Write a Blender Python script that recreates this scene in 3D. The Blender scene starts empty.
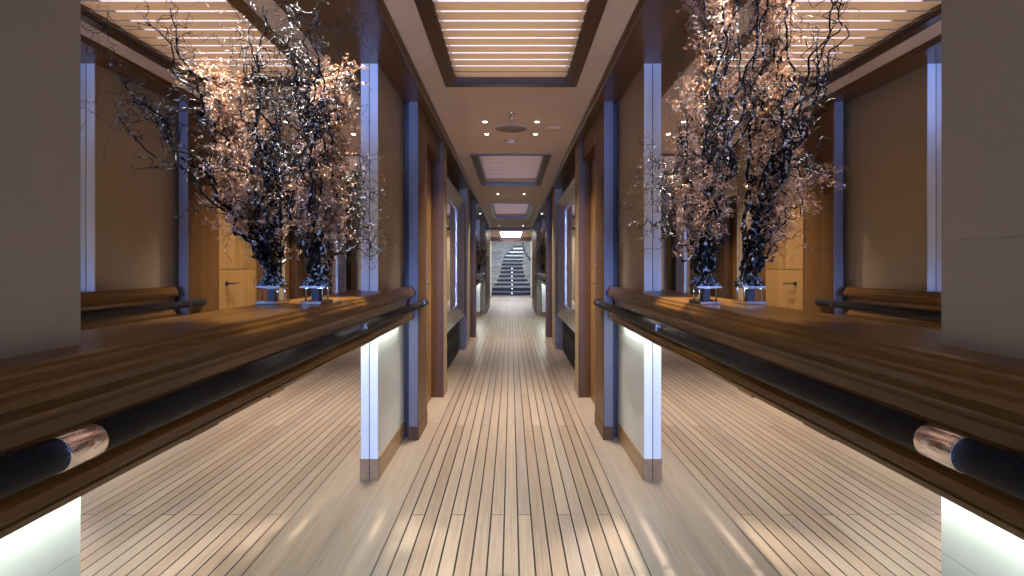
import bpy, bmesh, math, random
from mathutils import Vector, Matrix, Euler
PI = math.pi
SC = bpy.context.scene
# ---------------------------------------------------------------- camera, world, lights, exposure
U = 1.2 / 213.0          # one small unit, metres
KD = 3.155               # depth unit, metres
EYE = 1.2
FOCAL_PX = 560.0

cd = bpy.data.cameras.new('camera'); cam = bpy.data.objects.new('camera', cd)
SC.collection.objects.link(cam); SC.camera = cam
cd.sensor_width = 36.0; cd.lens = FOCAL_PX / 1024.0 * 36.0
cd.shift_x = 1.0 / 1024.0; cd.shift_y = -21.0 / 1024.0
cam.location = (0, 0, EYE); cam.rotation_euler = (PI / 2, 0, 0); cd.clip_start = 0.02

w = bpy.data.worlds.new('world'); SC.world = w; w.use_nodes = True
w.node_tree.nodes['Background'].inputs[0].default_value = (0.9, 0.8, 0.7, 1)
w.node_tree.nodes['Background'].inputs[1].default_value = 0.05

SC.view_settings.view_transform = 'Standard'
SC.view_settings.look = 'None'
SC.view_settings.gamma = 1.0
SC.view_settings.use_curve_mapping = False
SC.view_settings.exposure = 0.0
SC.cycles.use_denoising = True
SC.cycles.max_bounces = 14; SC.cycles.glossy_bounces = 8; SC.cycles.diffuse_bounces = 4
SC.cycles.transmission_bounces = 8; SC.cycles.transparent_max_bounces = 12
SC.cycles.sample_clamp_indirect = 0.0
SC.cycles.caustics_reflective = True; SC.cycles.caustics_refractive = False


def area_light(name, loc, rot, sx, sy, power, color, spread=PI):
    l = bpy.data.lights.new(name, 'AREA'); l.shape = 'RECTANGLE'; l.size = sx; l.size_y = sy
    l.energy = power; l.color = color; l.spread = spread
    o = bpy.data.objects.new(name, l); SC.collection.objects.link(o)
    o.location = loc; o.rotation_euler = rot
    return o


# blue dusk daylight coming through the window behind the camera
area_light('window_daylight', (0, -7.4, 1.45), (PI / 2, 0, 0), 1.2, 1.6, 74.0, (0.22, 0.38, 1.0), math.radians(50))
# cool light over the stairwell
area_light('stairwell_light', (0, 25.2, 3.2), (0, 0, 0), 1.8, 1.8, 210.0, (0.92, 0.96, 1.0))


# ---------------------------------------------------------------- helpers
def P(s, x, k, h): return Vector((s * x * U, k * KD, EYE + h * U))


class MB:
    def __init__(self): self.v = []; self.f = []; self.sm = []
    def add(self, vs, fs, smooth=False):
        n = len(self.v); self.v += [tuple(p) for p in vs]
        self.f += [tuple(i + n for i in q) for q in fs]; self.sm += [smooth] * len(fs)
        return self
    def box(self, a, b):
        x0, x1 = sorted((a[0], b[0])); y0, y1 = sorted((a[1], b[1])); z0, z1 = sorted((a[2], b[2]))
        return self.add([(x0, y0, z0), (x1, y0, z0), (x1, y1, z0), (x0, y1, z0), (x0, y0, z1), (x1, y0, z1), (x1, y1, z1), (x0, y1, z1)],
                        [(0, 3, 2, 1), (4, 5, 6, 7), (0, 1, 5, 4), (1, 2, 6, 5), (2, 3, 7, 6), (3, 0, 4, 7)])
    def ub(self, s, x0, x1, k0, k1, h0, h1): return self.box(P(s, x0, k0, h0), P(s, x1, k1, h1))
    def sweep(self, sections, smooth=False, closed=True):
        """sections: equal-length rings of points, capped at both ends"""
        n = len(sections[0]); vs = [p for r in sections for p in r]; fs = []
        for i in range(len(sections) - 1):
            for j in range(n if closed else n - 1):
                a = i * n + j; b = i * n + (j + 1) % n
                fs.append((a, b, b + n, a + n))
        self.add(vs, fs, smooth)
        m = len(self.v) - len(vs)
        self.f.append(tuple(m + j for j in range(n))[::-1]); self.sm.append(False)
        m2 = m + (len(sections) - 1) * n
        self.f.append(tuple(m2 + j for j in range(n))); self.sm.append(False)
        return self
    def tube(self, pts, rad, n=8, smooth=True):
        pts = [Vector(p) for p in pts]
        if not hasattr(rad, '__len__'): rad = [rad] * len(pts)
        rings = []; up = Vector((0.13, 0.31, 0.94)); t0 = (pts[1] - pts[0]).normalized()
        a = t0.cross(up)
        if a.length < 1e-3: a = t0.cross(Vector((1, 0, 0)))
        a.normalize()
        for i, p in enumerate(pts):
            t = (pts[min(i + 1, len(pts) - 1)] - pts[max(i - 1, 0)])
            if t.length < 1e-9: t = t0
            t.normalize(); a = (a - t * a.dot(t))
            if a.length < 1e-6: a = t.orthogonal()
            a.normalize(); b = t.cross(a)
            rings.append([p + (a * math.cos(2 * PI * j / n) + b * math.sin(2 * PI * j / n)) * rad[i] for j in range(n)])
        return self.sweep(rings, smooth)
    def lathe(self, c, prof, n=24, smooth=True):
        """prof: (radius, z) pairs about a vertical axis at c; closed at ends"""
        rings = [[(c[0] + r * math.cos(2 * PI * j / n), c[1] + r * math.sin(2 * PI * j / n), c[2] + z) for j in range(n)] for r, z in prof]
        return self.sweep(rings, smooth)
    def build(self, name, mat, parent=None, origin=None, kind=None, bevel=0.0):
        me = bpy.data.meshes.new(name)
        o = Vector(origin) if origin is not None else Vector((0, 0, 0))
        if parent is not None and origin is None:
            o = Vector((0, 0, 0)); q = parent
            while q is not None: o += q.matrix_basis.translation; q = q.parent
        me.from_pydata([tuple(Vector(p) - o) for p in self.v], [], self.f)
        me.polygons.foreach_set('use_smooth', self.sm)
        bm = bmesh.new(); bm.from_mesh(me); bmesh.ops.recalc_face_normals(bm, faces=bm.faces); bm.to_mesh(me); bm.free()
        me.materials.append(mat)
        ob = bpy.data.objects.new(name, me); SC.collection.objects.link(ob)
        if parent is not None: ob.parent = parent
        else: ob.location = o
        if parent is not None and origin is not None: ob.location = (0, 0, 0)
        if kind: ob['kind'] = kind
        if bevel:
            md = ob.modifiers.new('bevel', 'BEVEL'); md.width = bevel; md.segments = 2; md.limit_method = 'ANGLE'; md.angle_limit = 0.9
        return ob


def thing(name, label, cat, loc=(0, 0, 0), group=None):
    o = bpy.data.objects.new(name, None); SC.collection.objects.link(o); o.location = loc; o.empty_display_size = 0.1
    o['label'] = label; o['category'] = cat
    if group: o['group'] = group
    return o


def tag(o, label, cat, group=None):
    o['label'] = label; o['category'] = cat
    if group: o['group'] = group
    return o


def copy_tree(o, parent=None, move=Vector((0, 0, 0))):
    c = o.copy(); SC.collection.objects.link(c)
    if parent is not None: c.parent = parent
    else: c.location = o.location + move
    for ch in list(o.children): copy_tree(ch, c)
    return c


# ---------------------------------------------------------------- materials
def srgb(r, g, b):
    f = lambda c: (c / 255 / 12.92) if c / 255 <= 0.04045 else ((c / 255 + 0.055) / 1.055) ** 2.4
    return (f(r), f(g), f(b), 1)


def mat(name, col, rough=0.5, metal=0.0, coat=0.0, coat_rough=0.05, emit=None, strength=0.0, spec=0.5):
    m = bpy.data.materials.new(name); m.use_nodes = True
    b = m.node_tree.nodes['Principled BSDF']
    b.inputs['Base Color'].default_value = col; b.inputs['Roughness'].default_value = rough
    b.inputs['Metallic'].default_value = metal; b.inputs['Coat Weight'].default_value = coat
    b.inputs['Coat Roughness'].default_value = coat_rough
    b.inputs['Specular IOR Level'].default_value = spec
    if emit:
        b.inputs['Emission Color'].default_value = emit; b.inputs['Emission Strength'].default_value = strength
    return m


def nd(m, t, **kw):
    n = m.node_tree.nodes.new(t)
    for k, v in kw.items(): setattr(n, k, v)
    return n


def math_node(m, op, a, b=None, c=None):
    n = nd(m, 'ShaderNodeMath', operation=op)
    for i, v in enumerate((a, b, c)):
        if v is None: continue
        if isinstance(v, (int, float)): n.inputs[i].default_value = v
        else: m.node_tree.links.new(v, n.inputs[i])
    return n.outputs[0]


def ramp(m, fac, stops):
    r = nd(m, 'ShaderNodeValToRGB'); e = r.color_ramp.elements
    while len(e) < len(stops): e.new(0.5)
    for el, (p, c) in zip(e, stops): el.position = p; el.color = c
    m.node_tree.links.new(fac, r.inputs[0]); return r.outputs[0]


def mix_color(m, fac, a, b, mode='MIX'):
    n = nd(m, 'ShaderNodeMix', data_type='RGBA', blend_type=mode)
    for s, v in ((n.inputs['Factor'], fac), (n.inputs[6], a), (n.inputs[7], b)):
        if isinstance(v, (int, float)): s.default_value = v
        elif isinstance(v, tuple): s.default_value = v
        else: m.node_tree.links.new(v, s)
    return n.outputs[2]


def wood(name, dark, light, scale=(30, 1.2, 30), rough=0.3, coat=0.6, coat_rough=0.08, spec=0.5):
    m = mat(name, light, rough, coat=coat, coat_rough=coat_rough, spec=spec); L = m.node_tree.links
    g = nd(m, 'ShaderNodeNewGeometry'); mp = nd(m, 'ShaderNodeMapping'); mp.inputs['Scale'].default_value = scale
    L.new(g.outputs['Position'], mp.inputs['Vector'])
    n = nd(m, 'ShaderNodeTexNoise'); n.inputs['Scale'].default_value = 1.0; n.inputs['Detail'].default_value = 5
    n.inputs['Distortion'].default_value = 0.6
    L.new(mp.outputs[0], n.inputs['Vector'])
    c = ramp(m, n.outputs['Fac'], [(0.3, dark), (0.72, light)])
    L.new(c, m.node_tree.nodes['Principled BSDF'].inputs['Base Color'])
    return m


M = {}
M['wood_y'] = wood('polished_wood_lengthwise', (0.125, 0.052, 0.008, 1), (0.165, 0.074, 0.012, 1), (28, 1.0, 28), rough=0.30, coat=0.16, coat_rough=0.10, spec=0.25)
M['wood_z'] = wood('polished_wood_upright', (0.085, 0.038, 0.011, 1), (0.14, 0.066, 0.020, 1), (22, 22, 0.9), rough=0.40, coat=0.05, coat_rough=0.2, spec=0.25)
M['wood_soffit'] = wood('polished_wood_soffit', (0.095, 0.040, 0.010, 1), (0.14, 0.062, 0.017, 1), (18, 0.7, 18), coat=0.25, coat_rough=0.15)
M['wood_door'] = wood('golden_door_veneer', (0.21, 0.11, 0.032, 1), (0.29, 0.16, 0.05, 1), (14, 14, 0.8), rough=0.4, coat=0.15)
M['wood_base'] = wood('satin_baseboard_wood', (0.28, 0.165, 0.075, 1), (0.38, 0.235, 0.11, 1), (26, 1.5, 26), rough=0.4, coat=0.2)
M['frame_wood'] = wood('dark_louvre_frame_wood', (0.050, 0.022, 0.008, 1), (0.085, 0.038, 0.013, 1), (18, 0.7, 18), coat=0.2, coat_rough=0.2)
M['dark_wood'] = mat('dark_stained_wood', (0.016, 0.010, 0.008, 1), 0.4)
M['chrome'] = mat('polished_chrome', (0.75, 0.74, 0.76, 1), 0.10, 1.0)
M['rosegold'] = mat('polished_bronze_collar', (0.86, 0.75, 0.70, 1), 0.2, 1.0)
M['mirror'] = mat('silvered_mirror', (0.90, 0.885, 0.87, 1), 0.0, 1.0)
M['black'] = mat('matt_black', (0.012, 0.012, 0.014, 1), 0.5)
M['marble'] = None


def cream(name, col):
    m = mat(name, col, 0.55, coat=0.0); L = m.node_tree.links
    g = nd(m, 'ShaderNodeNewGeometry'); n = nd(m, 'ShaderNodeTexNoise'); n.inputs['Scale'].default_value = 3.0
    n.inputs['Detail'].default_value = 4
    L.new(g.outputs['Position'], n.inputs['Vector'])
    c = ramp(m, n.outputs['Fac'], [(0.3, tuple(x * 0.93 for x in col[:3]) + (1,)), (0.7, col)])
    L.new(c, m.node_tree.nodes['Principled BSDF'].inputs['Base Color'])
    n2 = nd(m, 'ShaderNodeTexNoise'); n2.inputs['Scale'].default_value = 420.0
    L.new(g.outputs['Position'], n2.inputs['Vector'])
    b = nd(m, 'ShaderNodeBump'); b.inputs['Strength'].default_value = 0.12; b.inputs['Distance'].default_value = 0.001
    L.new(n2.outputs['Fac'], b.inputs['Height']); L.new(b.outputs[0], m.node_tree.nodes['Principled BSDF'].inputs['Normal'])
    return m


M['cream'] = cream('taupe_leather_panel', (0.39, 0.30, 0.19, 1))
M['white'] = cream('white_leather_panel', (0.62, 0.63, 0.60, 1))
M['ceiling'] = cream('ceiling_cream_paint', (0.76, 0.60, 0.46, 1))
M['mauve'] = mat('mauve_grey_lacquer', (0.17, 0.15, 0.16, 1), 0.4, coat=0.2)
M['lacquer'] = mat('white_gloss_lacquer', (0.84, 0.85, 0.86, 1), 0.35, coat=0.3)
M['silver'] = mat('silver_leaf_frame', (0.62, 0.56, 0.50, 1), 0.28, 0.6, coat=0.3)
M['bark'] = mat('blackened_branch', (0.010, 0.007, 0.006, 1), 0.27, 0.0, spec=0.25)
M['trunk'] = mat('silvered_trunk', (0.3, 0.3, 0.3, 1), 0.28, 0.5)


def silvered(m, lo, hi, scale, p0, p1):  # bumpy dark wood with highlights painted in as pale noise flecks
    L = m.node_tree.links; g = nd(m, 'ShaderNodeNewGeometry'); n = nd(m, 'ShaderNodeTexNoise'); n.inputs['Scale'].default_value = scale
    n.inputs['Detail'].default_value = 3; L.new(g.outputs['Position'], n.inputs['Vector'])
    c = ramp(m, n.outputs['Fac'], [(p0, lo), (p1, hi)])
    L.new(c, m.node_tree.nodes['Principled BSDF'].inputs['Base Color'])
    b = nd(m, 'ShaderNodeBump'); b.inputs['Strength'].default_value = 0.8; b.inputs['Distance'].default_value = 0.004
    L.new(n.outputs['Fac'], b.inputs['Height']); L.new(b.outputs[0], m.node_tree.nodes['Principled BSDF'].inputs['Normal'])


silvered(M['trunk'], (0.01, 0.01, 0.012, 1), (0.46, 0.45, 0.43, 1), 95.0, 0.50, 0.62)  # silver flecks in the colour stand in for glints on the trunk
silvered(M['bark'], (0.008, 0.006, 0.005, 1), (0.50, 0.47, 0.44, 1), 55.0, 0.58, 0.67)  # branches are black; pale flecks are spotlight highlights put into the colour
M['glass'] = None


def leather():
    m = mat('woven_black_leather', (0.004, 0.004, 0.005, 1), 0.45, spec=0.18); L = m.node_tree.links
    g = nd(m, 'ShaderNodeNewGeometry'); s = nd(m, 'ShaderNodeSeparateXYZ'); L.new(g.outputs['Position'], s.inputs[0])
    a = math_node(m, 'SINE', math_node(m, 'MULTIPLY', math_node(m, 'ADD', s.outputs[1], s.outputs[2]), 1250.0))
    b = math_node(m, 'SINE', math_node(m, 'MULTIPLY', math_node(m, 'SUBTRACT', s.outputs[1], s.outputs[2]), 1250.0))
    h = math_node(m, 'MULTIPLY', a, b)
    bp = nd(m, 'ShaderNodeBump'); bp.inputs['Strength'].default_value = 0.7; bp.inputs['Distance'].default_value = 0.002
    L.new(h, bp.inputs['Height']); L.new(bp.outputs[0], m.node_tree.nodes['Principled BSDF'].inputs['Normal'])
    return m


M['leather'] = leather()


def copper():
    m = mat('copper_leaf', (0.5, 0.3, 0.18, 1), 0.32, 0.45); L = m.node_tree.links
    g = nd(m, 'ShaderNodeNewGeometry'); n = nd(m, 'ShaderNodeTexNoise'); n.inputs['Scale'].default_value = 40.0
    L.new(g.outputs['Position'], n.inputs['Vector'])
    c = ramp(m, n.outputs['Fac'], [(0.30, (0.08, 0.035, 0.015, 1)), (0.5, (0.36, 0.17, 0.070, 1)), (0.68, (0.80, 0.53, 0.33, 1))])
    L.new(c, m.node_tree.nodes['Principled BSDF'].inputs['Base Color'])
    return m


M['copper'] = copper()
M['silver_leaf'] = mat('silver_curl', (0.85, 0.83, 0.82, 1), 0.25, 0.4)


def blade():
    m = mat('translucent_slat', (0.80, 0.68, 0.52, 1), 0.5); nt = m.node_tree; L = nt.links
    t = nd(m, 'ShaderNodeBsdfTranslucent'); t.inputs[0].default_value = (0.86, 0.72, 0.52, 1)
    mx = nd(m, 'ShaderNodeMixShader'); mx.inputs[0].default_value = 0.6
    L.new(nt.nodes['Principled BSDF'].outputs[0], mx.inputs[1]); L.new(t.outputs[0], mx.inputs[2])
    L.new(mx.outputs[0], nt.nodes['Material Output'].inputs['Surface'])
    return m


M['slat'] = blade()


def emission(name, col, st):
    return mat(name, (0.8, 0.8, 0.8, 1), 0.5, emit=col, strength=st)


M['led_warm'] = emission('downlight_glow', (1.0, 0.90, 0.78, 1), 14.0)
M['led_strip'] = emission('led_strip_glow', (0.94, 1.0, 0.94, 1), 4.0)
M['louvre_light'] = emission('louvre_light_sheet', (0.95, 0.84, 0.97, 1), 0.95)
M['louvre_dim'] = emission('dimmed_louvre_light_sheet', (0.72, 0.62, 0.86, 1), 0.42)
M['lobby_light'] = emission('lobby_light_sheet', (1.0, 0.94, 0.86, 1), 7.0)
M['door_led'] = emission('door_edge_glow', (0.85, 0.92, 1.0, 1), 2.5)


def floor_mat():
    m = mat('teak_planks', (0.5, 0.4, 0.3, 1), 0.42, coat=0.12, coat_rough=0.25); L = m.node_tree.links
    PITCH = 11.4 * U; EDGE = 96.9 * U
    g = nd(m, 'ShaderNodeNewGeometry'); s = nd(m, 'ShaderNodeSeparateXYZ'); L.new(g.outputs['Position'], s.inputs[0])
    X, Y = s.outputs[0], s.outputs[1]
    t = math_node(m, 'ADD', math_node(m, 'DIVIDE', X, PITCH), 0.5)
    idx = math_node(m, 'FLOOR', t); fr = math_node(m, 'FRACT', t)
    d = math_node(m, 'ABSOLUTE', math_node(m, 'SUBTRACT', fr, 0.5))          # 0.5 at the caulk
    line = math_node(m, 'GREATER_THAN', d, 0.5 - 0.056)
    ax = math_node(m, 'ABSOLUTE', X)
    inner = math_node(m, 'LESS_THAN', ax, EDGE + 0.0022)
    line = math_node(m, 'MULTIPLY', line, inner)
    # one butt joint every 2.6 m per plank, staggered over alternating planks
    wn = nd(m, 'ShaderNodeTexWhiteNoise', noise_dimensions='1D'); L.new(idx, wn.inputs['W'])
    par = math_node(m, 'MODULO', math_node(m, 'ABSOLUTE', idx), 3.0)
    jy = math_node(m, 'ADD', math_node(m, 'DIVIDE', math_node(m, 'SUBTRACT', Y, 2.71), 4.1), math_node(m, 'MULTIPLY', math_node(m, 'SUBTRACT', par, 1.0), 0.37))
    jf = math_node(m, 'FRACT', jy)
    joint = math_node(m, 'MULTIPLY', math_node(m, 'LESS_THAN', jf, 0.0012), inner)
    seg = math_node(m, 'FLOOR', jy)
    outer = math_node(m, 'SUBTRACT', 1.0, inner)
    # margin board joint, near the first doorway
    mj = math_node(m, 'MULTIPLY', math_node(m, 'LESS_THAN', math_node(m, 'ABSOLUTE', math_node(m, 'SUBTRACT', Y, 1.358 * KD)), 0.0018), outer)
    lines = math_node(m, 'MAXIMUM', math_node(m, 'MAXIMUM', line, joint), mj)
    wn2 = nd(m, 'ShaderNodeTexWhiteNoise', noise_dimensions='2D'); cb = nd(m, 'ShaderNodeCombineXYZ')
    L.new(math_node(m, 'MULTIPLY', idx, inner), cb.inputs[0]); L.new(math_node(m, 'MULTIPLY', seg, inner), cb.inputs[1])
    L.new(cb.outputs[0], wn2.inputs['Vector'])
    mp = nd(m, 'ShaderNodeCombineXYZ')
    L.new(math_node(m, 'MULTIPLY', X, 110.0), mp.inputs[0]); L.new(math_node(m, 'MULTIPLY', Y, 2.2), mp.inputs[1]); L.new(math_node(m, 'MULTIPLY', idx, 3.7), mp.inputs[2])
    n = nd(m, 'ShaderNodeTexNoise'); n.inputs['Scale'].default_value = 1.0; n.inputs['Detail'].default_value = 5; n.inputs['Distortion'].default_value = 0.8
    L.new(mp.outputs[0], n.inputs['Vector'])
    base = ramp(m, wn2.outputs['Value'], [(0.0, (0.35, 0.265, 0.195, 1)), (0.35, (0.41, 0.32, 0.245, 1)), (0.7, (0.46, 0.37, 0.285, 1)), (1.0, (0.37, 0.30, 0.25, 1))])
    grain = ramp(m, n.outputs['Fac'], [(0.25, (0.78, 0.74, 0.70, 1)), (0.7, (1.05, 1.05, 1.05, 1))])
    col = mix_color(m, 1.0, base, grain, 'MULTIPLY')
    col = mix_color(m, lines, col, (0.018, 0.014, 0.014, 1))
    L.new(col, m.node_tree.nodes['Principled BSDF'].inputs['Base Color'])
    return m


M['floor'] = floor_mat()


def marble():
    m = mat('veined_grey_stone', (0.35, 0.35, 0.34, 1), 0.3); L = m.node_tree.links
    g = nd(m, 'ShaderNodeNewGeometry'); mp = nd(m, 'ShaderNodeMapping'); mp.inputs['Scale'].default_value = (0.8, 0.8, 5.0)
    L.new(g.outputs['Position'], mp.inputs['Vector'])
    n = nd(m, 'ShaderNodeTexNoise'); n.inputs['Scale'].default_value = 2.0; n.inputs['Detail'].default_value = 7; n.inputs['Distortion'].default_value = 1.5
    L.new(mp.outputs[0], n.inputs['Vector'])
    c = ramp(m, n.outputs['Fac'], [(0.3, (0.22, 0.22, 0.21, 1)), (0.55, (0.45, 0.45, 0.42, 1)), (0.75, (0.65, 0.65, 0.6, 1))])
    L.new(c, m.node_tree.nodes['Principled BSDF'].inputs['Base Color']); return m


M['marble'] = marble()
gm = mat('clear_glass', (1, 1, 1, 1), 0.0); gm.node_tree.nodes['Principled BSDF'].inputs['Transmission Weight'].default_value = 1.0
gm.node_tree.nodes['Principled BSDF'].inputs['IOR'].default_value = 1.1
M['glass'] = gm
M['stair_riser'] = mat('pale_stone_riser', (0.62, 0.64, 0.64, 1), 0.45)
M['stair_tread'] = mat('dark_blue_black_tread', (0.008, 0.010, 0.018, 1), 0.4)

KB = -2.4          # back end of the corridor
SIDE = {-1: 'left', 1: 'right'}
TN = [0]
def trim(mb, material, bevel=0.0, name='trim'):
    TN[0] += 1
    return mb.build('%s_%d' % (name, TN[0]), material, kind='structure', bevel=bevel)


# ---------------------------------------------------------------- room shell
MB().box((-250 * U, KB * KD, -0.08), (250 * U, 7.0 * KD, 0.0)).build('floor', M['floor'], kind='structure')
MB().box((-250 * U, 7.0 * KD, -0.08), (250 * U, 9.3 * KD, 0.0)).build('floor_stairwell', M['marble'], kind='structure')

LOUVRES = [(0.45, 1.14), (1.832, 2.52), (3.23, 4.2)]
LOBBY = (5.83, 6.95)
cl = MB(); top = 207
ks = [KB]
for a, b in LOUVRES: ks += [a, b]
ks += [LOBBY[0], LOBBY[1], 6.975]
for i in range(0, len(ks), 2): cl.ub(1, -101, 101, ks[i], ks[i + 1], top, top + 20)
for a, b in LOUVRES + [LOBBY]:
    hw = 66
    cl.ub(1, -101, -hw, a, b, top, top + 20).ub(1, hw, 101, a, b, top, top + 20)
cl.ub(1, -160, -101, 5.3, 6.975, top, top + 20).ub(1, 101, 160, 5.3, 6.975, top, top + 20)
cl.build('ceiling', M['ceiling'], kind='structure')
MB().ub(1, -160, 160, KB, 7.0, 232, 236).build('ceiling_deck', M['black'], kind='structure')

for s in (-1, 1):
    sd = SIDE[s]
    # wood soffit beam with a stepped inner edge
    sec = lambda k: [P(s, x, k, h) for x, h in ((104, 203), (165, 203), (165, 226), (99, 226), (99, 206.4), (101, 206.0), (101, 204.6), (102.6, 204.4), (103, 203.4))]
    trim(MB().sweep([sec(KB), sec(5.3)]), M['wood_soffit'])
    # cream panel walls
    wl = MB(); wp = MB()
    def panel(k0, k1, x=133):
        wl.ub(s, x + 0.7, 165, k0, k1, -213, 203)
        kk0, kk1 = k0, k1
        for h0, h1 in ((-62, 7.95), (8.05, 203)):
            wl.ub(s, x, x + 0.75, kk0, kk1, h0, h1)
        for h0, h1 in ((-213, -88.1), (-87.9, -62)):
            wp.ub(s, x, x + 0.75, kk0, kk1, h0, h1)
    panel(KB, 0.309); panel(1.0, 1.25); panel(4.28, 4.52)
    wl.ub(s, 111, 133, 1.6365, 1.733, -213, 203)
    wl.ub(s, 116, 140, 2.6, 2.78, -213, 203)
    wl.ub(s, 116, 140, 4.52, 4.68, -213, 203)
    wl.ub(s, 145, 165, 0.309, 1.0, -213, 203)
    wl.ub(s, 145, 165, 3.13, 4.28, -213, 203)
    wl.ub(s, 140, 165, 1.25, 3.13, -213, 203)
    wl.ub(s, 140, 165, 4.52, 6.975, -213, 207)
    wl.build('wall_' + sd, M['cream'], kind='structure')
    trim(MB().ub(s, 133, 141.0, 0.998, 1.001, -213, 203).ub(s, 133, 141.0, 4.278, 4.281, -213, 203), M['lacquer'])
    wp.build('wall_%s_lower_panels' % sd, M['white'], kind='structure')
    trim(MB().ub(s, 141.0, 141.4, 0.998, 1.001, -213, 203).ub(s, 141.0, 141.4, 4.278, 4.281, -213, 203), M['black'])
    # baseboards
    bb = MB()
    for k0, k1, x in ((KB, 0.309, 133), (1.0, 1.245, 133), (4.28, 4.52, 133)):
        bb.ub(s, x - 1.0, x + 1, k0 if k0 != 1.0 and k0 != 4.28 else k0 - 0.002, k1, -213, -191.5)
    for k in (1.0, 4.28): bb.ub(s, 132, 141.0, k - 0.0025, k + 0.002, -213, -191.5)
    bb.ub(s, 110.2, 112, 1.637, 1.735, -213, -193); bb.ub(s, 115.2, 117, 2.6, 2.782, -213, -193)
    bb.ub(s, 115, 134, 2.597, 2.601, -213, -193)
    bb.build('baseboard_' + sd, M['wood_base'], kind='structure')
    # first pilaster: wood shaft, base, shadow gap, chrome corner
    trim(MB().ub(s, 114, 125.6, 1.232, 1.355, -196, 203).ub(s, 113.3, 126, 1.230, 1.356, -213, -196.6), M['wood_z'], 0.002)
    trim(MB().ub(s, 114.6, 125.4, 1.2285, 1.232, -196, 203), M['mauve'])
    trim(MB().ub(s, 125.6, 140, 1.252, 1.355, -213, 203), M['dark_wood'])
    trim(MB().ub(s, 113.9, 114.4, 1.3555, 1.358, -213, 203), M['chrome'])
    # first doorway lining, then the column behind
    trim(MB().ub(s, 131, 140, 1.355, 1.631, -213, 203).ub(s, 127, 131, 1.355, 1.402, -213, 203).ub(s, 116, 131, 1.3555, 1.631, 172, 203), M['wood_z'])
    trim(MB().ub(s, 110, 133, 1.631, 1.6365, -213, 203), M['wood_z'], 0.002)
    trim(MB().ub(s, 130.6, 133, 1.622, 1.631, -213, 203), M['chrome'])
    # niche back
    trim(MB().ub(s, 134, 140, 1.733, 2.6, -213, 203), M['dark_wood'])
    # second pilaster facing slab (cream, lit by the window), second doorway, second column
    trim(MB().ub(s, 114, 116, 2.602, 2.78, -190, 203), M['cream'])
    trim(MB().ub(s, 131, 140, 2.78, 3.03, -213, 203), M['wood_z'])
    trim(MB().ub(s, 108, 134, 3.03, 3.13, -213, 203).ub(s, 134, 142, 3.03, 3.13, -213, 203), M['wood_z'], 0.002)
    # far pilasters and the ribbed portal
    trim(MB().ub(s, 114, 116, 4.52, 4.68, -213, 203), M['wood_z'])
    pr = MB().ub(s, 116, 140, 4.70, 5.3, -213, 203)
    for i in range(18): pr.ub(s, 113.2, 116, 4.86, 5.26, -60 + i * 14, -60 + i * 14 + 9)
    pr.ub(s, 113.2, 116, 4.72, 4.86, -213, 203).ub(s, 113.2, 116, 4.86, 5.3, -213, -64).ub(s, 112.4, 116, 5.2, 5.3, -213, 203)
    trim(pr, M['wood_z'])
trim(MB().ub(1, -160, 160, 5.28, 5.32, 196, 210), M['wood_y'])

# wall behind the camera with its window
wb = MB().ub(1, -165, -110, KB - 0.02, KB, -213, 226).ub(1, 110, 165, KB - 0.02, KB, -213, 226)
wb.ub(1, -110, 110, KB - 0.02, KB, -213, -140).ub(1, -110, 110, KB - 0.02, KB, 180, 226)
wb.build('wall_back', M['cream'], kind='structure')
wf = MB()
for a in ((-110, -104, -140, 180), (104, 110, -140, 180), (-104, 104, -140, -134), (-104, 104, 174, 180), (-2, 2, -134, 174)):
    wf.ub(1, a[0], a[1], KB - 0.015, KB - 0.003, a[2], a[3])
wf.build('window_1', M['chrome'], kind='structure')

# ---------------------------------------------------------------- recess mirrors
for s in (-1, 1):
    for k0, k1, which in ((0.309, 1.0, 'near'), (3.13, 4.28, 'far')):
        o = MB().ub(s, 141.4, 144, k0, k1, -213, 203).build('wall_mirror', M['mirror'], origin=P(s, 143, (k0 + k1) / 2, -213))
        tag(o, 'full-height silvered mirror filling the %s recess on the %s, from floor to wooden soffit' % (which, SIDE[s]), 'mirror')

# ---------------------------------------------------------------- doors
def door(n, s, k0, k1, handle_near=True):
    root = MB().ub(s, 129.4, 131, k0, k1, -213, -4.2).ub(s, 129.4, 131, k0, k1, -3.4, 172).build('door_%d' % n, M['wood_door'], origin=P(s, 130, k0, -213), kind='structure', bevel=0.0015)
    km = k0 + (k1 - k0) * 0.45
    cv = MB()
    for i in range(44): cv.ub(s, 129.0, 129.5, km, k1 - 0.012, -1 + i * 3.8, -1 + i * 3.8 + 2.2)
    cv.build('carved_panel', M['wood_door'], root)
    kh = k0 + 0.045
    h = MB().ub(s, 128.6, 129.5, kh - 0.006, kh + 0.006, -27, -21)
    h.tube([P(s, 129.2, kh, -24), P(s, 121.5, kh, -24), P(s, 120.5, kh + 0.004, -24), P(s, 120.3, kh + 0.030, -24)], 0.006, 10)
    h.build('handle', M['black'], root)
    return root
dn = 0
for s in (-1, 1):
    for k0, k1 in ((1.404, 1.62), (2.80, 3.02)):
        dn += 1; door(dn, s, k0, k1)

# ---------------------------------------------------------------- consoles with handrails
PROF = [(133, -24), (120.2, -24), (119.0, -24.5), (118.6, -25.6), (118.0, -26.4), (117.2, -26.6), (116.9, -27.4), (116.6, -28.4), (115.8, -28.8),
        (115.2, -29.6), (115.0, -31.0), (115.2, -33.2), (116.2, -34.2), (117.6, -34.4), (119.8, -35.6), (122.2, -38.0), (123.8, -41.2), (124.4, -45),
        (123.8, -49), (122.2, -52.2), (119.6, -54.4), (117.4, -55.2), (116.6, -56.2), (116.4, -58.8), (117.2, -59.4), (117.2, -60.0), (116.6, -60.6), (117.0, -62.4), (133, -62.4)]


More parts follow.
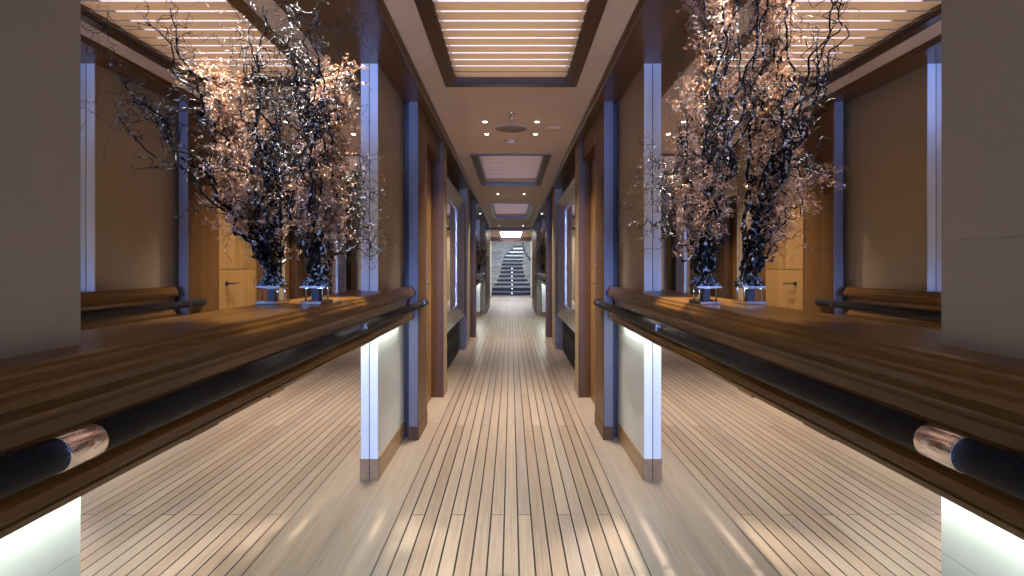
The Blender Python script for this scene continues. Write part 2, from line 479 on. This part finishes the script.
def console(s, k0, k1, mk0, mk1, which, group='long wooden consoles'):
    base = P(s, 133, (k0 + k1) / 2, -62)
    t = thing('console_shelf', 'long polished wooden console shelf on the %s wall, %s' % (SIDE[s], which), 'console', base, group)
    ends = [(0.0, 1.0), (-0.012 , 0.94), (-0.020, 0.80), (-0.026, 0.5), (-0.028, 0.15)]
    secs = []
    for k, f in [(k0, 0.15)] + [(k0 + 0.028 + d, f) for d, f in ends[::-1]][1:] + [(k1 - 0.028 - d, f) for d, f in ends]:
        secs.append([P(s, 133 - (133 - x) * f, k, h) for x, h in PROF])
    MB().sweep(secs).build('moulded_edge', M['wood_y'], t)
    MB().ub(s, 133, 141.3, mk0, mk1, -26.5, -24).build('top', M['wood_y'], t, bevel=0.001)
    MB().ub(s, 133, 141.3, mk0, mk1, -62.4, -58.5).build('underside', M['wood_y'], t)
    led = MB().ub(s, 126.5, 127.5, k0 + 0.05, k1 - 0.03, -63.4, -62.4).build('led_strip', M['led_strip'], t)
    led['label'] = 'thin white light strip'
    L = (k1 - k0 - 0.08) * KD
    a = area_light('console_underlight', P(s, 127.5, (k0 + k1) / 2, -63.8), (0, 0, 0), 0.012, L, 2.1 * L, (0.88, 1.0, 0.90))
    a.parent = t; a.location = P(s, 127.5, (k0 + k1) / 2, -63.8) - base
    return t


def handrail(t, s, k0, k1, collars, rings):
    pts = [P(s, 108, k0, -44.6)]; n = 30
    for i in range(1, n + 1): pts.append(P(s, 108, k0 + (k1 - 0.03 - k0) * i / n, -44.6))
    pts += [P(s, 108.3, k1 - 0.02, -44.6), P(s, 109.2, k1 - 0.010, -44.6), P(s, 111.0, k1 - 0.003, -44.6), P(s, 114.2, k1, -44.6)]
    MB().tube(pts, 4.2 * U, 28).build('handrail', M['leather'], t)
    t = [c for c in t.children if c.name.startswith('handrail')][0]; t['label'] = 'black leather-wrapped handrail'
    for k in collars:
        MB().tube([P(s, 108, k - 0.011, -44.6), P(s, 108, k - 0.0105, -44.6), P(s, 108, k + 0.0105, -44.6), P(s, 108, k + 0.011, -44.6)],
                  [4.25 * U, 4.4 * U, 4.4 * U, 4.25 * U], 32).build('collar', M['rosegold'], t)
    for k in rings:
        MB().tube([P(s, 108, k - 0.0006, -44.6), P(s, 108, k + 0.0006, -44.6)], 4.4 * U, 28).build('seam_ring', M['chrome'], t)
    for k in collars + rings:
        MB().tube([P(s, 110, k, -44.6), P(s, 118, k, -46.5), P(s, 124.6, k, -47)], [1.3 * U, 1.2 * U, 1.5 * U], 10).build('bracket', M['chrome'], t)
    return t


for s in (-1, 1):
    c_ = console(s, -0.32, 1.216, 0.312, 0.998, 'nearest the camera')
    handrail(c_, s, -0.32, 1.285, [0.247], [0.72, 1.21])
    c_ = console(s, 3.15, 4.46, 3.15, 4.277, 'far end near the staircase')
    handrail(c_, s, 3.15, 4.55, [3.6], [4.4])

# ---------------------------------------------------------------- branch sculptures
def wiggle(rng, a, b, n, amp, freq, droop=0.0):
    a = Vector(a); b = Vector(b); d = b - a; t = d.normalized(); u = t.orthogonal().normalized(); v = t.cross(u)
    p1, p2 = rng.uniform(0, 6.28), rng.uniform(0, 6.28); f2 = freq * rng.uniform(1.6, 2.3); out = []
    jit = Vector((0, 0, 0))
    for i in range(n + 1):
        q = i / n; e = min(1.0, q * 4) * amp
        jit = jit * 0.6 + Vector((rng.gauss(0, 1), rng.gauss(0, 1), rng.gauss(0, 1))) * amp * 0.22 * min(1, q * 5)
        out.append(a + d * q + u * (e * math.sin(p1 + freq * q * 6.28) + e * 0.45 * math.sin(p2 + f2 * q * 6.28)) + v * (e * math.cos(p2 + freq * 0.9 * q * 6.28)) + jit - Vector((0, 0, droop * q * q)))
    return out


def clampx(s, p, lim=138.5):
    ax = abs(p.x)
    if ax > lim * U: p.x = s * (lim * U - min(0.012, (ax - lim * U) * 0.2))
    if p.y > 0.985 * KD and abs(p.x) > 131 * U: p.x = s * 131 * U
    if p.z < EYE - 14 * U: p.z = EYE - 14 * U + 0.1 * (EYE - 14 * U - p.z)
    if p.z > 1.2 + 201 * U: p.z = 1.2 + 201 * U
    return p


def leaf(mb, p, d, nrm, L, W):
    d = d.normalized(); sd = d.cross(nrm)
    if sd.length < 1e-3: return
    sd.normalize(); n = sd.cross(d)
    m1 = p + d * L * 0.5 + n * L * 0.28; e = p + d * L * 0.85 + n * L * 0.02
    mb.add([p - sd * W * 0.2, p + sd * W * 0.2, m1 + sd * W * 0.5, m1 - sd * W * 0.5, e + sd * W * 0.1, e - sd * W * 0.1, m1 - n * W * 0.18],
           [(0, 1, 6), (1, 2, 6), (3, 0, 6), (2, 4, 6), (4, 5, 6), (5, 3, 6)])


def sculpture(s, base_k, base_x, spec, seed, label, lat=0.5, hlow=-8, dark_twigs=10):
    rng = random.Random(seed)
    b = P(s, base_x, base_k, -24)
    t = thing('branch_sculpture', label, 'branch sculpture', b, 'dried branch sculptures on the consoles')
    # stand: low slab, two bent metal legs, top plate
    st = MB().box(b + Vector((-0.038, -0.065, 0)), b + Vector((0.038, 0.065, 0.013))).build('stand_base', M['chrome'], t, bevel=0.002)
    for dy in (-0.032, 0.032):
        MB().tube([b + Vector((-0.03, dy, 0.014)), b + Vector((-0.03, dy, 0.058)), b + Vector((0.03, dy, 0.058)), b + Vector((0.03, dy, 0.014))], 0.0035, 6).build('stand_leg', M['chrome'], st)
    MB().box(b + Vector((-0.012, -0.022, 0.013)), b + Vector((0.012, 0.022, 0.058))).build('stand_block', M['black'], st)
    MB().box(b + Vector((-0.045, -0.05, 0.060)), b + Vector((0.045, 0.05, 0.066))).build('stand_plate', M['chrome'], st)
    tz = b + Vector((0, 0, 0.066))
    # root flare
    rt = MB(); n = 22; rings = []
    for z, r in ((0, 0.048), (0.006, 0.046), (0.016, 0.036), (0.03, 0.022), (0.05, 0.015), (0.07, 0.010)):
        rings.append([tz + Vector((math.cos(2 * PI * j / n) * r * (1 + 0.22 * math.sin(j * 1.9) * (1 - z * 5 if z < .2 else 0)), math.sin(2 * PI * j / n) * r * (1 + 0.18 * math.cos(j * 2.6)), z)) for j in range(n)])
    rt.sweep(rings, True)
    for i in range(9):
        an = i * 0.7 + rng.random() * 0.3
        rt.tube([tz + Vector((math.cos(an) * 0.050, math.sin(an) * 0.050, 0.004)), tz + Vector((math.cos(an) * 0.038, math.sin(an) * 0.038, 0.018)),
                 tz + Vector((math.cos(an + .4) * 0.018, math.sin(an + .4) * 0.018, 0.045)), tz + Vector((math.cos(an + 1.1) * 0.022, math.sin(an + 1.1) * 0.026, 0.085))], [0.005, 0.007, 0.008, 0.005], 6)
    rt.build('trunk', M['trunk'], t)
    for (X, k, h, dense, r0, droop) in spec:
        end = P(s, X, k, h); an = rng.uniform(0, 6.28)
        st0 = tz + Vector((math.cos(an) * 0.018, math.sin(an) * 0.022, 0.03))
        # the stems rise close together before they open out, so the silhouette stays narrow below
        hz = (end.z - tz.z)
        mid = tz + Vector(((end.x - tz.x) * 0.30, (end.y - tz.y) * 0.30, max(0.12, hz * 0.40)))
        mid += Vector((rng.gauss(0, .030), rng.gauss(0, .050), rng.gauss(0, .02)))
        p1 = wiggle(rng, st0, mid, 16, 0.013, 2.2)
        p2 = wiggle(rng, p1[-1], end, 34, 0.015, rng.uniform(2.5, 4.0), droop)
        path = [clampx(s, p) for p in p1 + p2[1:]]
        N = len(path); rad = [r0 * (1 - 0.80 * (i / (N - 1)) ** 0.7) for i in range(N)]
        mb = MB().tube(path, rad, 7); lf = MB(); sl = MB()
        ntw = int(16 + dense * 36) if dense > 0 else dark_twigs
        for q in range(ntw):
            i = int(rng.uniform(0.30 if dense else 0.4, 1.0) * (N - 2)) + 1
            i = min(N - 1, i); p = path[i]
            out = (path[i] - path[i - 1]).normalized()
            L = rng.uniform(0.035, 0.10) if dense else rng.uniform(0.07, 0.19)
            dirv = (out * 0.6 + Vector((rng.gauss(0, lat), rng.gauss(0, lat), rng.gauss(0.35, 0.5)))).normalized()
            tw = [clampx(s, x) for x in wiggle(rng, p, p + dirv * L, 12, L * 0.13, rng.uniform(1.4, 2.6), L * rng.uniform(0, 0.4))]
            r1 = min(rad[i] * (0.6 if dense else 0.75), 0.0026 if dense else 0.0036)
            (lf if dense else mb).tube(tw, [r1 * (0.8 if dense else 1) * (1 - 0.65 * j / 12) for j in range(13)], 5)
            subs = []
            for q2 in range(rng.randint(2, 4)):
                j = rng.randint(3, 12); d2 = (dirv * 0.5 + Vector((rng.gauss(0, 0.7), rng.gauss(0, 0.7), rng.gauss(0.0, 0.7)))).normalized()
                L2 = L * rng.uniform(0.25, 0.6)
                sb = [clampx(s, x) for x in wiggle(rng, tw[j], tw[j] + d2 * L2, 7, L2 * 0.14, 1.4, L2 * rng.uniform(0, 0.5))]
                (lf if dense else mb).tube(sb, [r1 * 0.55 * (1 - 0.5 * m_ / 7) for m_ in range(8)], 4); subs.append(sb)
            if dense > 0:
                hh = (p.z - EYE) / U
                prob = min(1.0, max(0.03, (hh - hlow) / 40.0))
                for line in [tw] + subs:
                    for j in range(1, len(line)):
                        for c in range(rng.choice((1, 2, 2))):
                            if rng.random() > prob * min(1.0, dense): continue
                            pp = line[j - 1].lerp(line[j], rng.random()) + Vector((rng.gauss(0, .003), rng.gauss(0, .003), rng.gauss(0, .003)))
                            dd = Vector((rng.gauss(0, 1), rng.gauss(0, 1), rng.gauss(-0.1, 0.9))); nn = Vector((rng.gauss(0, 1), rng.gauss(0, 1), rng.gauss(0, 1)))
                            if dd.length < .1 or nn.length < .1: continue
                            tgt = sl if rng.random() < 0.15 else lf
                            leaf(tgt, clampx(s, pp, 137.0), dd, nn, rng.uniform(0.004, 0.010), rng.uniform(0.002, 0.0042))
        br = mb.build('branch', M['bark'], t)
        if lf.v:
            lo = lf.build('foliage', M['copper'], br); lo['label'] = 'curled copper leaves'
        if sl.v:
            lo = sl.build('foliage', M['silver_leaf'], br); lo['label'] = 'curled silver leaves'
    return t


LEFT = [  # X, k, h, density of leaves, radius, droop
    (99, .592, 122, 1.0, .008, 0), (103, .600, 116, 1.2, .008, 0), (107, .585, 104, 1.2, .008, 0), (112, .610, 112, 1.0, .008, 0), (116, .600, 92, 1.0, .007, 0),
    (107, .620, 84, 1.2, .007, 0), (111, .585, 72, 1.0, .007, 0), (119, .640, 96, .8, .007, 0), (112, .630, 60, 1.0, .007, 0), (118, .62, 48, 1.0, .006, 0), (120, .59, 60, 1.0, .006, 0),
    (124, .65, 45, .6, .006, 0), (114, .66, 36, .5, .006, 0),
    (134, .600, 156, 0, .012, 0), (129, .585, 142, 0, .010, 0), (137, .625, 118, 0, .009, 0), (132, .655, 128, 0, .009, 0), (124, .600, 134, 0, .009, 0),
    (134, .56, 95, 0, .008, 0), (128, .64, 80, 0, .009, 0), (122, .62, 105, 0, .009, 0),
    (108, .735, 78, 0, .008, .06), (103, .765, 60, 0, .007, .18), (110, .76, 66, 0, .007, .16), (106, .72, 90, 0, .007, .05), (100, .75, 30, 0, .006, .08),
    (93, .475, 96, 0, .010, 0), (101, .455, 70, 0, .008, 0), (100, .505, 124, 0, .009, 0), (96, .50, 84, 0, .009, 0), (104, .52, 134, 0, .008, 0)]
RIGHT = [
    (120, .600, 192, 1.0, .009, 0), (126, .590, 186, 1.0, .009, 0), (133, .610, 180, 1.0, .009, 0), (117, .630, 170, 1.0, .008, 0), (111, .620, 120, 1.2, .008, 0),
    (105, .630, 84, .6, .008, 0), (122, .570, 150, 1.0, .008, 0), (112, .600, 96, 1.0, .008, 0), (101, .64, 60, .3, .007, 0), (128, .6, 110, .8, .008, 0), (108, .64, 46, .6, .007, 0),
    (120, .64, 60, .5, .007, 0), (112, .56, 50, .4, .006, 0), (104, .60, 40, .3, .007, 0),
    (136, .575, 165, 0, .010, 0), (128, .545, 188, 0, .009, 0), (118, .60, 160, 0, .009, 0), (114, .64, 110, 0, .009, 0), (106, .61, 96, 0, .010, 0),
    (99, .715, 84, 0, .008, .14), (95, .700, 95, 0, .008, .06), (93, .73, 62, 0, .008, .18), (98, .66, 40, 0, .007, 0),
    (122, .47, 142, 0, .009, 0), (118, .49, 120, 0, .009, 0), (128, .49, 110, 0, .008, 0), (110, .50, 150, 0, .008, 0)]
lt = sculpture(-1, 0.655, 127, LEFT, 11, 'twisted black branches with copper leaves on the near left console, leaning towards the corridor', 0.42, 4)
rt_ = sculpture(1, 0.655, 127, RIGHT, 23, 'taller upright sculpture of twisted black branches with copper leaves on the near right console', 0.28, 16, 7)
for o, dk, nm in ((lt, 3.25, 'left'), (rt_, 3.25, 'right')):
    c = copy_tree(o, None, Vector((0, dk * KD, 0)))
    c['label'] = 'small-looking branch sculpture on the far %s console close to the staircase' % nm
    c.scale = (1, 1, 0.8)

# ---------------------------------------------------------------- ceiling louvres
NM = ['nearest of the three', 'middle of the three', 'farthest of the three']
for (k0, k1), nm, NS in zip(LOUVRES, NM, (20, 20, 26)):
    t = thing('ceiling_louvre', 'wood-framed rectangular ceiling louvre with cream slats, %s along the corridor' % nm, 'ceiling light', P(1, 0, (k0 + k1) / 2, 207), 'slatted ceiling light panels')
    fr = MB()
    for x0, x1, h0 in ((64.5, 74.5, 205.0), (62.5, 70.5, 206.2), (61.2, 65.5, 207.6)):
        d = (74.5 - x1) / 560; e = (74.5 - x0) / 560
        fr.ub(1, -x1, -x0, k0 + d, k1 - d, h0, 222).ub(1, x0, x1, k0 + d, k1 - d, h0, 222)
        fr.ub(1, -x0, x0, k0 + d, k0 + e, h0, 222).ub(1, -x0, x0, k1 - e, k1 - d, h0, 222)
    fr.build('frame', M['frame_wood'], t)
    sl = MB(); a = k0 + 0.024; L = (k1 - k0 - 0.048) / NS
    for i in range(NS):
        ka = a + i * L; kb = ka + L * 0.925
        sl.sweep([[P(1, x, ka, 210.6), P(1, x, (ka + kb) / 2, 211.2), P(1, x, kb, 211.6), P(1, x, kb, 212.0), P(1, x, (ka + kb) / 2, 211.7), P(1, x, ka, 211.0)] for x in (-61.3, 61.3)])
    sl.build('slats', M['slat'], t)
    MB().ub(1, -61.3, 61.3, k0 + 0.02, k1 - 0.02, 223, 224).build('light_sheet', M['louvre_light'] if k0 < 1 else M['louvre_dim'], t)
t = thing('lobby_light', 'bright white ceiling light panel just before the staircase', 'ceiling light', P(1, 0, 6.4, 207))
fr = MB()
for a in ((-74, -66), (66, 74)): fr.ub(1, a[0], a[1], LOBBY[0] + .005, LOBBY[1], 205.5, 210)
fr.ub(1, -66, 66, LOBBY[0], LOBBY[0] + .03, 205.5, 210).ub(1, -66, 66, LOBBY[1] - .03, LOBBY[1], 205.5, 210)
fr.build('frame', M['chrome'], t)
MB().ub(1, -66, 66, LOBBY[0] + .03, LOBBY[1] - .03, 209, 212).build('light_sheet', M['lobby_light'], t)

# ---------------------------------------------------------------- downlights, speaker, sprinkler, detector
def downlight(x, k, label, power=9.0, h=207, size=1.9, group='recessed ceiling downlights', tilt=(0, 0), color=(1.0, 0.86, 0.70), R=5.2, r=3.7):
    c = P(1, x, k, h)
    t = thing('downlight', label, 'downlight', c, group)
    ring = MB(); n = 28; secs = []
    for rr, z in ((R, 0.0), (R, -0.5), (r + .5, -0.7), (r, 0.1), (r * .8, 1.8), (r*.8, 2.2), (R, 2.2), (R, 0)):
        secs.append([c + Vector((math.cos(2 * PI * j / n) * rr * U, math.sin(2 * PI * j / n) * rr * U, z * U)) for j in range(n)])
    vs = [p for q in secs for p in q]; fs = []
    for i in range(len(secs) - 1):
        for j in range(n): a = i * n + j; b = i * n + (j + 1) % n; fs.append((a, b, b + n, a + n))
    ring.add(vs, fs, True); ring.build('bezel', M['chrome'], t)
    MB().lathe(c + Vector((0, 0, -0.9 * U)), [(0.001, 0), (r * 0.78 * U, 0), (r * 0.78 * U, 0.8 * U), (0.001, 0.8 * U)], 24).build('lens', M['led_warm'], t)
    l = bpy.data.lights.new('downlight_beam', 'SPOT'); l.energy = power; l.spot_size = size; l.spot_blend = 0.6; l.shadow_soft_size = 0.02; l.color = color
    o = bpy.data.objects.new('downlight_beam', l); SC.collection.objects.link(o); o.parent = t; o.location = (0, 0, -1.2 * U)
    o.rotation_euler = (tilt[0], tilt[1], 0)
    return t


for x, k, lb in ((-37, 1.423, 'front left small round downlight of the four around the ceiling speaker'), (37, 1.423, 'front right small round downlight of the four around the ceiling speaker'),
                 (-38, 1.556, 'back left small round downlight of the four around the ceiling speaker'), (38, 1.556, 'back right small round downlight of the four around the ceiling speaker'),
                 (-37, 2.83, 'left round downlight of the pair between the second and third ceiling louvres'), (37, 2.83, 'right round downlight of the pair between the second and third ceiling louvres')):
    downlight(x, k, lb, 105.0, size=1.75, color=(1.0, 0.88, 0.76))
for s in (-1, 1):
    downlight(s * 120, 0.585, 'recessed spotlight in the %s soffit just in front of the near branch sculpture' % SIDE[s], 165.0, 203, 0.95, 'soffit spotlights', (math.radians(3), 0), (1.0, 0.93, 0.88))
    downlight(s * 118, 0.735, 'recessed spotlight in the %s soffit just behind the near branch sculpture' % SIDE[s], 330.0, 203, 0.62, 'soffit spotlights', (math.radians(-6), math.radians(-2) * s), (1.0, 0.90, 0.78))
    downlight(s * 86, 0.50, 'round downlight in the ceiling edge on the %s angled at the near branch sculpture' % SIDE[s], 135.0, 207, 0.62, 'soffit spotlights', (math.radians(25), -math.radians(17) * s), (1.0, 0.93, 0.88))
    downlight(s * 28, 0.30, 'round downlight above the viewer on the %s side of the corridor ceiling' % SIDE[s], 3.0, 207, 1.2)
    downlight(s * 117, 3.8, 'recessed spotlight in the %s soffit above the far branch sculpture' % SIDE[s], 22.0, 203, 1.1, 'soffit spotlights')
    downlight(s * 60, 5.0, 'round downlight near the portal on the %s' % SIDE[s], 16.0)

t = thing('ceiling_speaker', 'flat round flush speaker grille among four downlights on the ceiling', 'speaker', P(1, 0, 1.495, 207))
m_sp = mat('speaker_grille_cloth', (0.33, 0.25, 0.21, 1), 0.7)
MB().lathe(P(1, 0, 1.495, 206.2), [(0.001, 0), (23.0 * U, 0), (23.4 * U, .4 * U), (23.4 * U, .8 * U), (0.001, .8 * U)], 40).build('grille', m_sp, t)
MB().lathe(P(1, 0, 1.495, 206.6), [(23.5 * U, 0.0), (24.4 * U, 0), (24.4 * U, .4 * U), (23.5 * U, .4 * U)], 40).build('rim', M['ceiling'], t)
o = MB().lathe(P(1, 66, 1.50, 206.5), [(0.001, 0), (13 * U, 0), (13.4 * U, .3 * U), (13.4 * U, .5 * U), (0.001, .5 * U)], 36).build('access_cover', M['ceiling'], origin=P(1, 66, 1.5, 207))
tag(o, 'faint cream round cover plate on the ceiling right of the speaker', 'cover plate')

def sprinkler(k, label, f=1.0):
    c = P(1, 0, k, 207)
    t = thing('sprinkler', label, 'sprinkler', c, 'ceiling sprinklers')
    MB().lathe(c, [(0.001, 0), (5.5 * f * U, 0), (5.0 * f * U, -1.2 * f * U), (2.2 * f * U, -1.6 * f * U), (0.001, -1.6 * f * U)], 24).build('escutcheon', M['chrome'], t)
    MB().tube([c + Vector((0, 0, -1.5 * f * U)), c + Vector((0, 0, -6 * f * U))], 1.2 * f * U, 10).build('body', M['chrome'], t)
    for sx in (-1, 1):
        MB().tube([c + Vector((sx * 1.2 * f * U, 0, -3 * f * U)), c + Vector((sx * 3.0 * f * U, 0, -6 * f * U)), c + Vector((sx * 0.4 * f * U, 0, -9.5 * f * U))], 0.55 * f * U, 6).build('arm', M['chrome'], t)
    MB().lathe(c + Vector((0, 0, -10.2 * f * U)), [(0.001, 0), (3.4 * f * U, 0.2 * f * U), (3.4 * f * U, 0.6 * f * U), (0.001, 0.7 * f * U)], 18).build('deflector', M['chrome'], t)
sprinkler(1.35, 'chrome sprinkler head hanging from the ceiling in front of the round speaker')
sprinkler(3.02, 'tiny chrome sprinkler head on the ceiling before the third louvre', 0.7)
c = P(1, 0, 1.64, 207)
t = thing('smoke_detector', 'round chrome-rimmed smoke detector on the ceiling behind the speaker', 'smoke detector', c)
MB().lathe(c, [(0.001, 0), (12 * U, 0), (12 * U, -.8 * U), (9.4 * U, -1.4 * U), (0.001, -1.4 * U)], 32).build('rim', M['chrome'], t)
MB().lathe(c + Vector((0, 0, -1.4 * U)), [(0.001, 0), (7.4 * U, 0), (6.4 * U, -2.2 * U), (3 * U, -3.2 * U), (0.001, -3.2 * U)], 28).build('cap', M['ceiling'], t)

# ---------------------------------------------------------------- framed mirrors and grilles in the niches
for s in (-1, 1):
    k0, k1, h0, h1 = 1.742, 2.40, -118, 161
    t = thing('framed_mirror', 'large mirror in a wide sloping silver frame hanging on the %s wall past the door' % SIDE[s], 'mirror', P(s, 130, (k0 + k1) / 2, h0), 'framed mirrors')
    def rect(k0, k1, h0, h1, x): return [P(s, x, k0, h0), P(s, x, k1, h0), P(s, x, k1, h1), P(s, x, k0, h1)]
    d = 0.022; dh = 12
    rings = [rect(k0, k1, h0, h1, 132.5), rect(k0, k1, h0, h1, 114), rect(k0 + .006, k1 - .006, h0 + 3, h1 - 3, 112),
             rect(k0 + d * 2, k1 - d * 2, h0 + dh * 2, h1 - dh * 2, 124), rect(k0 + d * 2.2, k1 - d * 2.2, h0 + dh * 2.2, h1 - dh * 2.2, 124),
             rect(k0 + d * 2.3, k1 - d * 2.3, h0 + dh * 2.3, h1 - dh * 2.3, 128), rect(k0 + d * 2.3, k1 - d * 2.3, h0 + dh * 2.3, h1 - dh * 2.3, 132.5)]
    vs = [p for r in rings for p in r]; fs = []
    for i in range(len(rings) - 1):
        for j in range(4): a = i * 4 + j; b = i * 4 + (j + 1) % 4; fs.append((a, b, b + 4, a + 4))
    MB().add(vs, fs).build('frame', M['silver'], t, bevel=0.002)
    MB().ub(s, 129, 131, k0 + d * 2.2, k1 - d * 2.2, h0 + dh * 2.2, h1 - dh * 2.2).build('mirror_glass', M['mirror'], t)
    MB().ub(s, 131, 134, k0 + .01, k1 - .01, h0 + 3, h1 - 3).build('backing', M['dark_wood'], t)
    g = thing('radiator_grille', 'low dark grille with wavy upright bars under the framed mirror on the %s' % SIDE[s], 'grille', P(s, 132, 2.1, -213), 'wavy bar grilles')
    fr = MB().ub(s, 131, 134, 1.74, 2.5, -213, -208).ub(s, 131, 134, 1.74, 2.5, -128, -122)
    fr.build('frame', M['dark_wood'], g)
    for i in range(16):
        kk = 1.76 + i * 0.046
        pts = [P(s, 130.5 + 1.2 * math.sin(j * 1.1), kk + 0.010 * math.sin(j * 1.25), -208 + j * 6.7) for j in range(13)]
        MB().tube(pts, 0.8 * U, 6).build('bar', M['chrome'] if False else M['dark_wood'], g)

# ---------------------------------------------------------------- glass doorway at the end
g = thing('doorway_frame', 'tall slim metal doorway frame with bright edges in front of the staircase', 'doorway', P(1, 0, 7.0, -213))
for sx in (-1, 1):
    MB().ub(sx, 141, 147, 6.98, 7.0, -213, 188).build('post', M['chrome'], g)
    o = MB().ub(sx, 139.5, 141, 6.985, 6.995, -205, 180).build('edge_light', M['door_led'], g)
MB().ub(1, -147, 147, 6.98, 7.0, 180, 207).build('lintel', M['wood_y'], g)
MB().ub(1, -141, 141, 6.981, 6.999, -213, -212.3).build('threshold', M['chrome'], g)
trim(MB().ub(1, -139, 139, 6.24, 6.28, -213, -212.4), M['chrome'])

# stairwell shell
MB().box((-250 * U, 9.25 * KD, 0), (250 * U, 9.3 * KD, 4.6)).build('wall_stairwell_back', M['marble'], kind='structure')
MB().box((-250 * U, 7.0 * KD, 0), (-205 * U, 9.3 * KD, 4.6)).build('wall_stairwell_left', M['marble'], kind='structure')
MB().box((205 * U, 7.0 * KD, 0), (250 * U, 9.3 * KD, 4.6)).build('wall_stairwell_right', M['marble'], kind='structure')
MB().box((-250 * U, 7.0 * KD, 4.6), (250 * U, 9.3 * KD, 4.7)).build('ceiling_stairwell', M['ceiling'], kind='structure')
MB().ub(1, -250, -147, 7.0, 7.01, -213, 600).ub(1, 147, 250, 7.0, 7.01, -213, 600).ub(1, -147, 147, 7.0, 7.01, 207, 600).build('wall_stairwell_front', M['cream'], kind='structure')

EX = {13: (513.3, 522.7), 12: (509.5, 523.5), 11: (506, 523.5), 10: (504, 523), 9: (502.9, 522.7), 8: (501.5, 522.7), 7: (500.9, 523), 6: (500.4, 524), 5: (499, 525), 4: (497, 527.6), 3: (494.3, 530), 2: (492, 532), 1: (490, 532.5)}
st = thing('staircase', 'sweeping staircase with dark treads and pale risers rising at the far end', 'staircase', P(1, 0, 7.2, -213))
for n_ in range(1, 14):
    k = 7.2 + 0.089 * n_; hh = -213 + 30 * n_
    x0 = (EX[n_][0] - 511) * k; x1 = (EX[n_][1] - 511) * k
    MB().ub(1, x0, x1, k - 0.012, k + 0.10, hh - (13 if n_ > 2 else 22), hh).build('tread', M['stair_tread'], st, bevel=0.004)
    MB().ub(1, x0 + 1.5, x1 - 1.5, k, k + 0.096, -213 if n_ < 3 else hh - 30 - 6, hh - (13 if n_ > 2 else 22)).build('riser', M['stair_riser'], st)
    if n_ < 8:
        c = P(1, (1 if n_ != 0 else 0) * k, k - 0.016, hh - 8)
        MB().box(c + Vector((-0.016, 0, -0.014)), c + Vector((0.016, 0.01, 0.014))).build('step_light', emission('step_light_glow', (0.8, 0.9, 1, 1), 6.0) if n_ == 1 else bpy.data.materials['step_light_glow'], st)
sp = [P(1, (522.7 - 511) * 8.2, 8.1, (267 - 243) * 8.1), P(1, (523.5 - 511) * 8, 8.0, (267 - 248) * 8), P(1, (526 - 511) * 7.8, 7.8, (267 - 254) * 7.8), P(1, (530.5 - 511) * 7.6, 7.6, (267 - 260) * 7.6), P(1, (532 - 511) * 7.5, 7.5, (267 - 264) * 7.5)]
MB().tube(sp, 0.032, 10).build('banister', mat('black_banister', (0.004, 0.004, 0.005, 1), 0.8, spec=0.1), st)
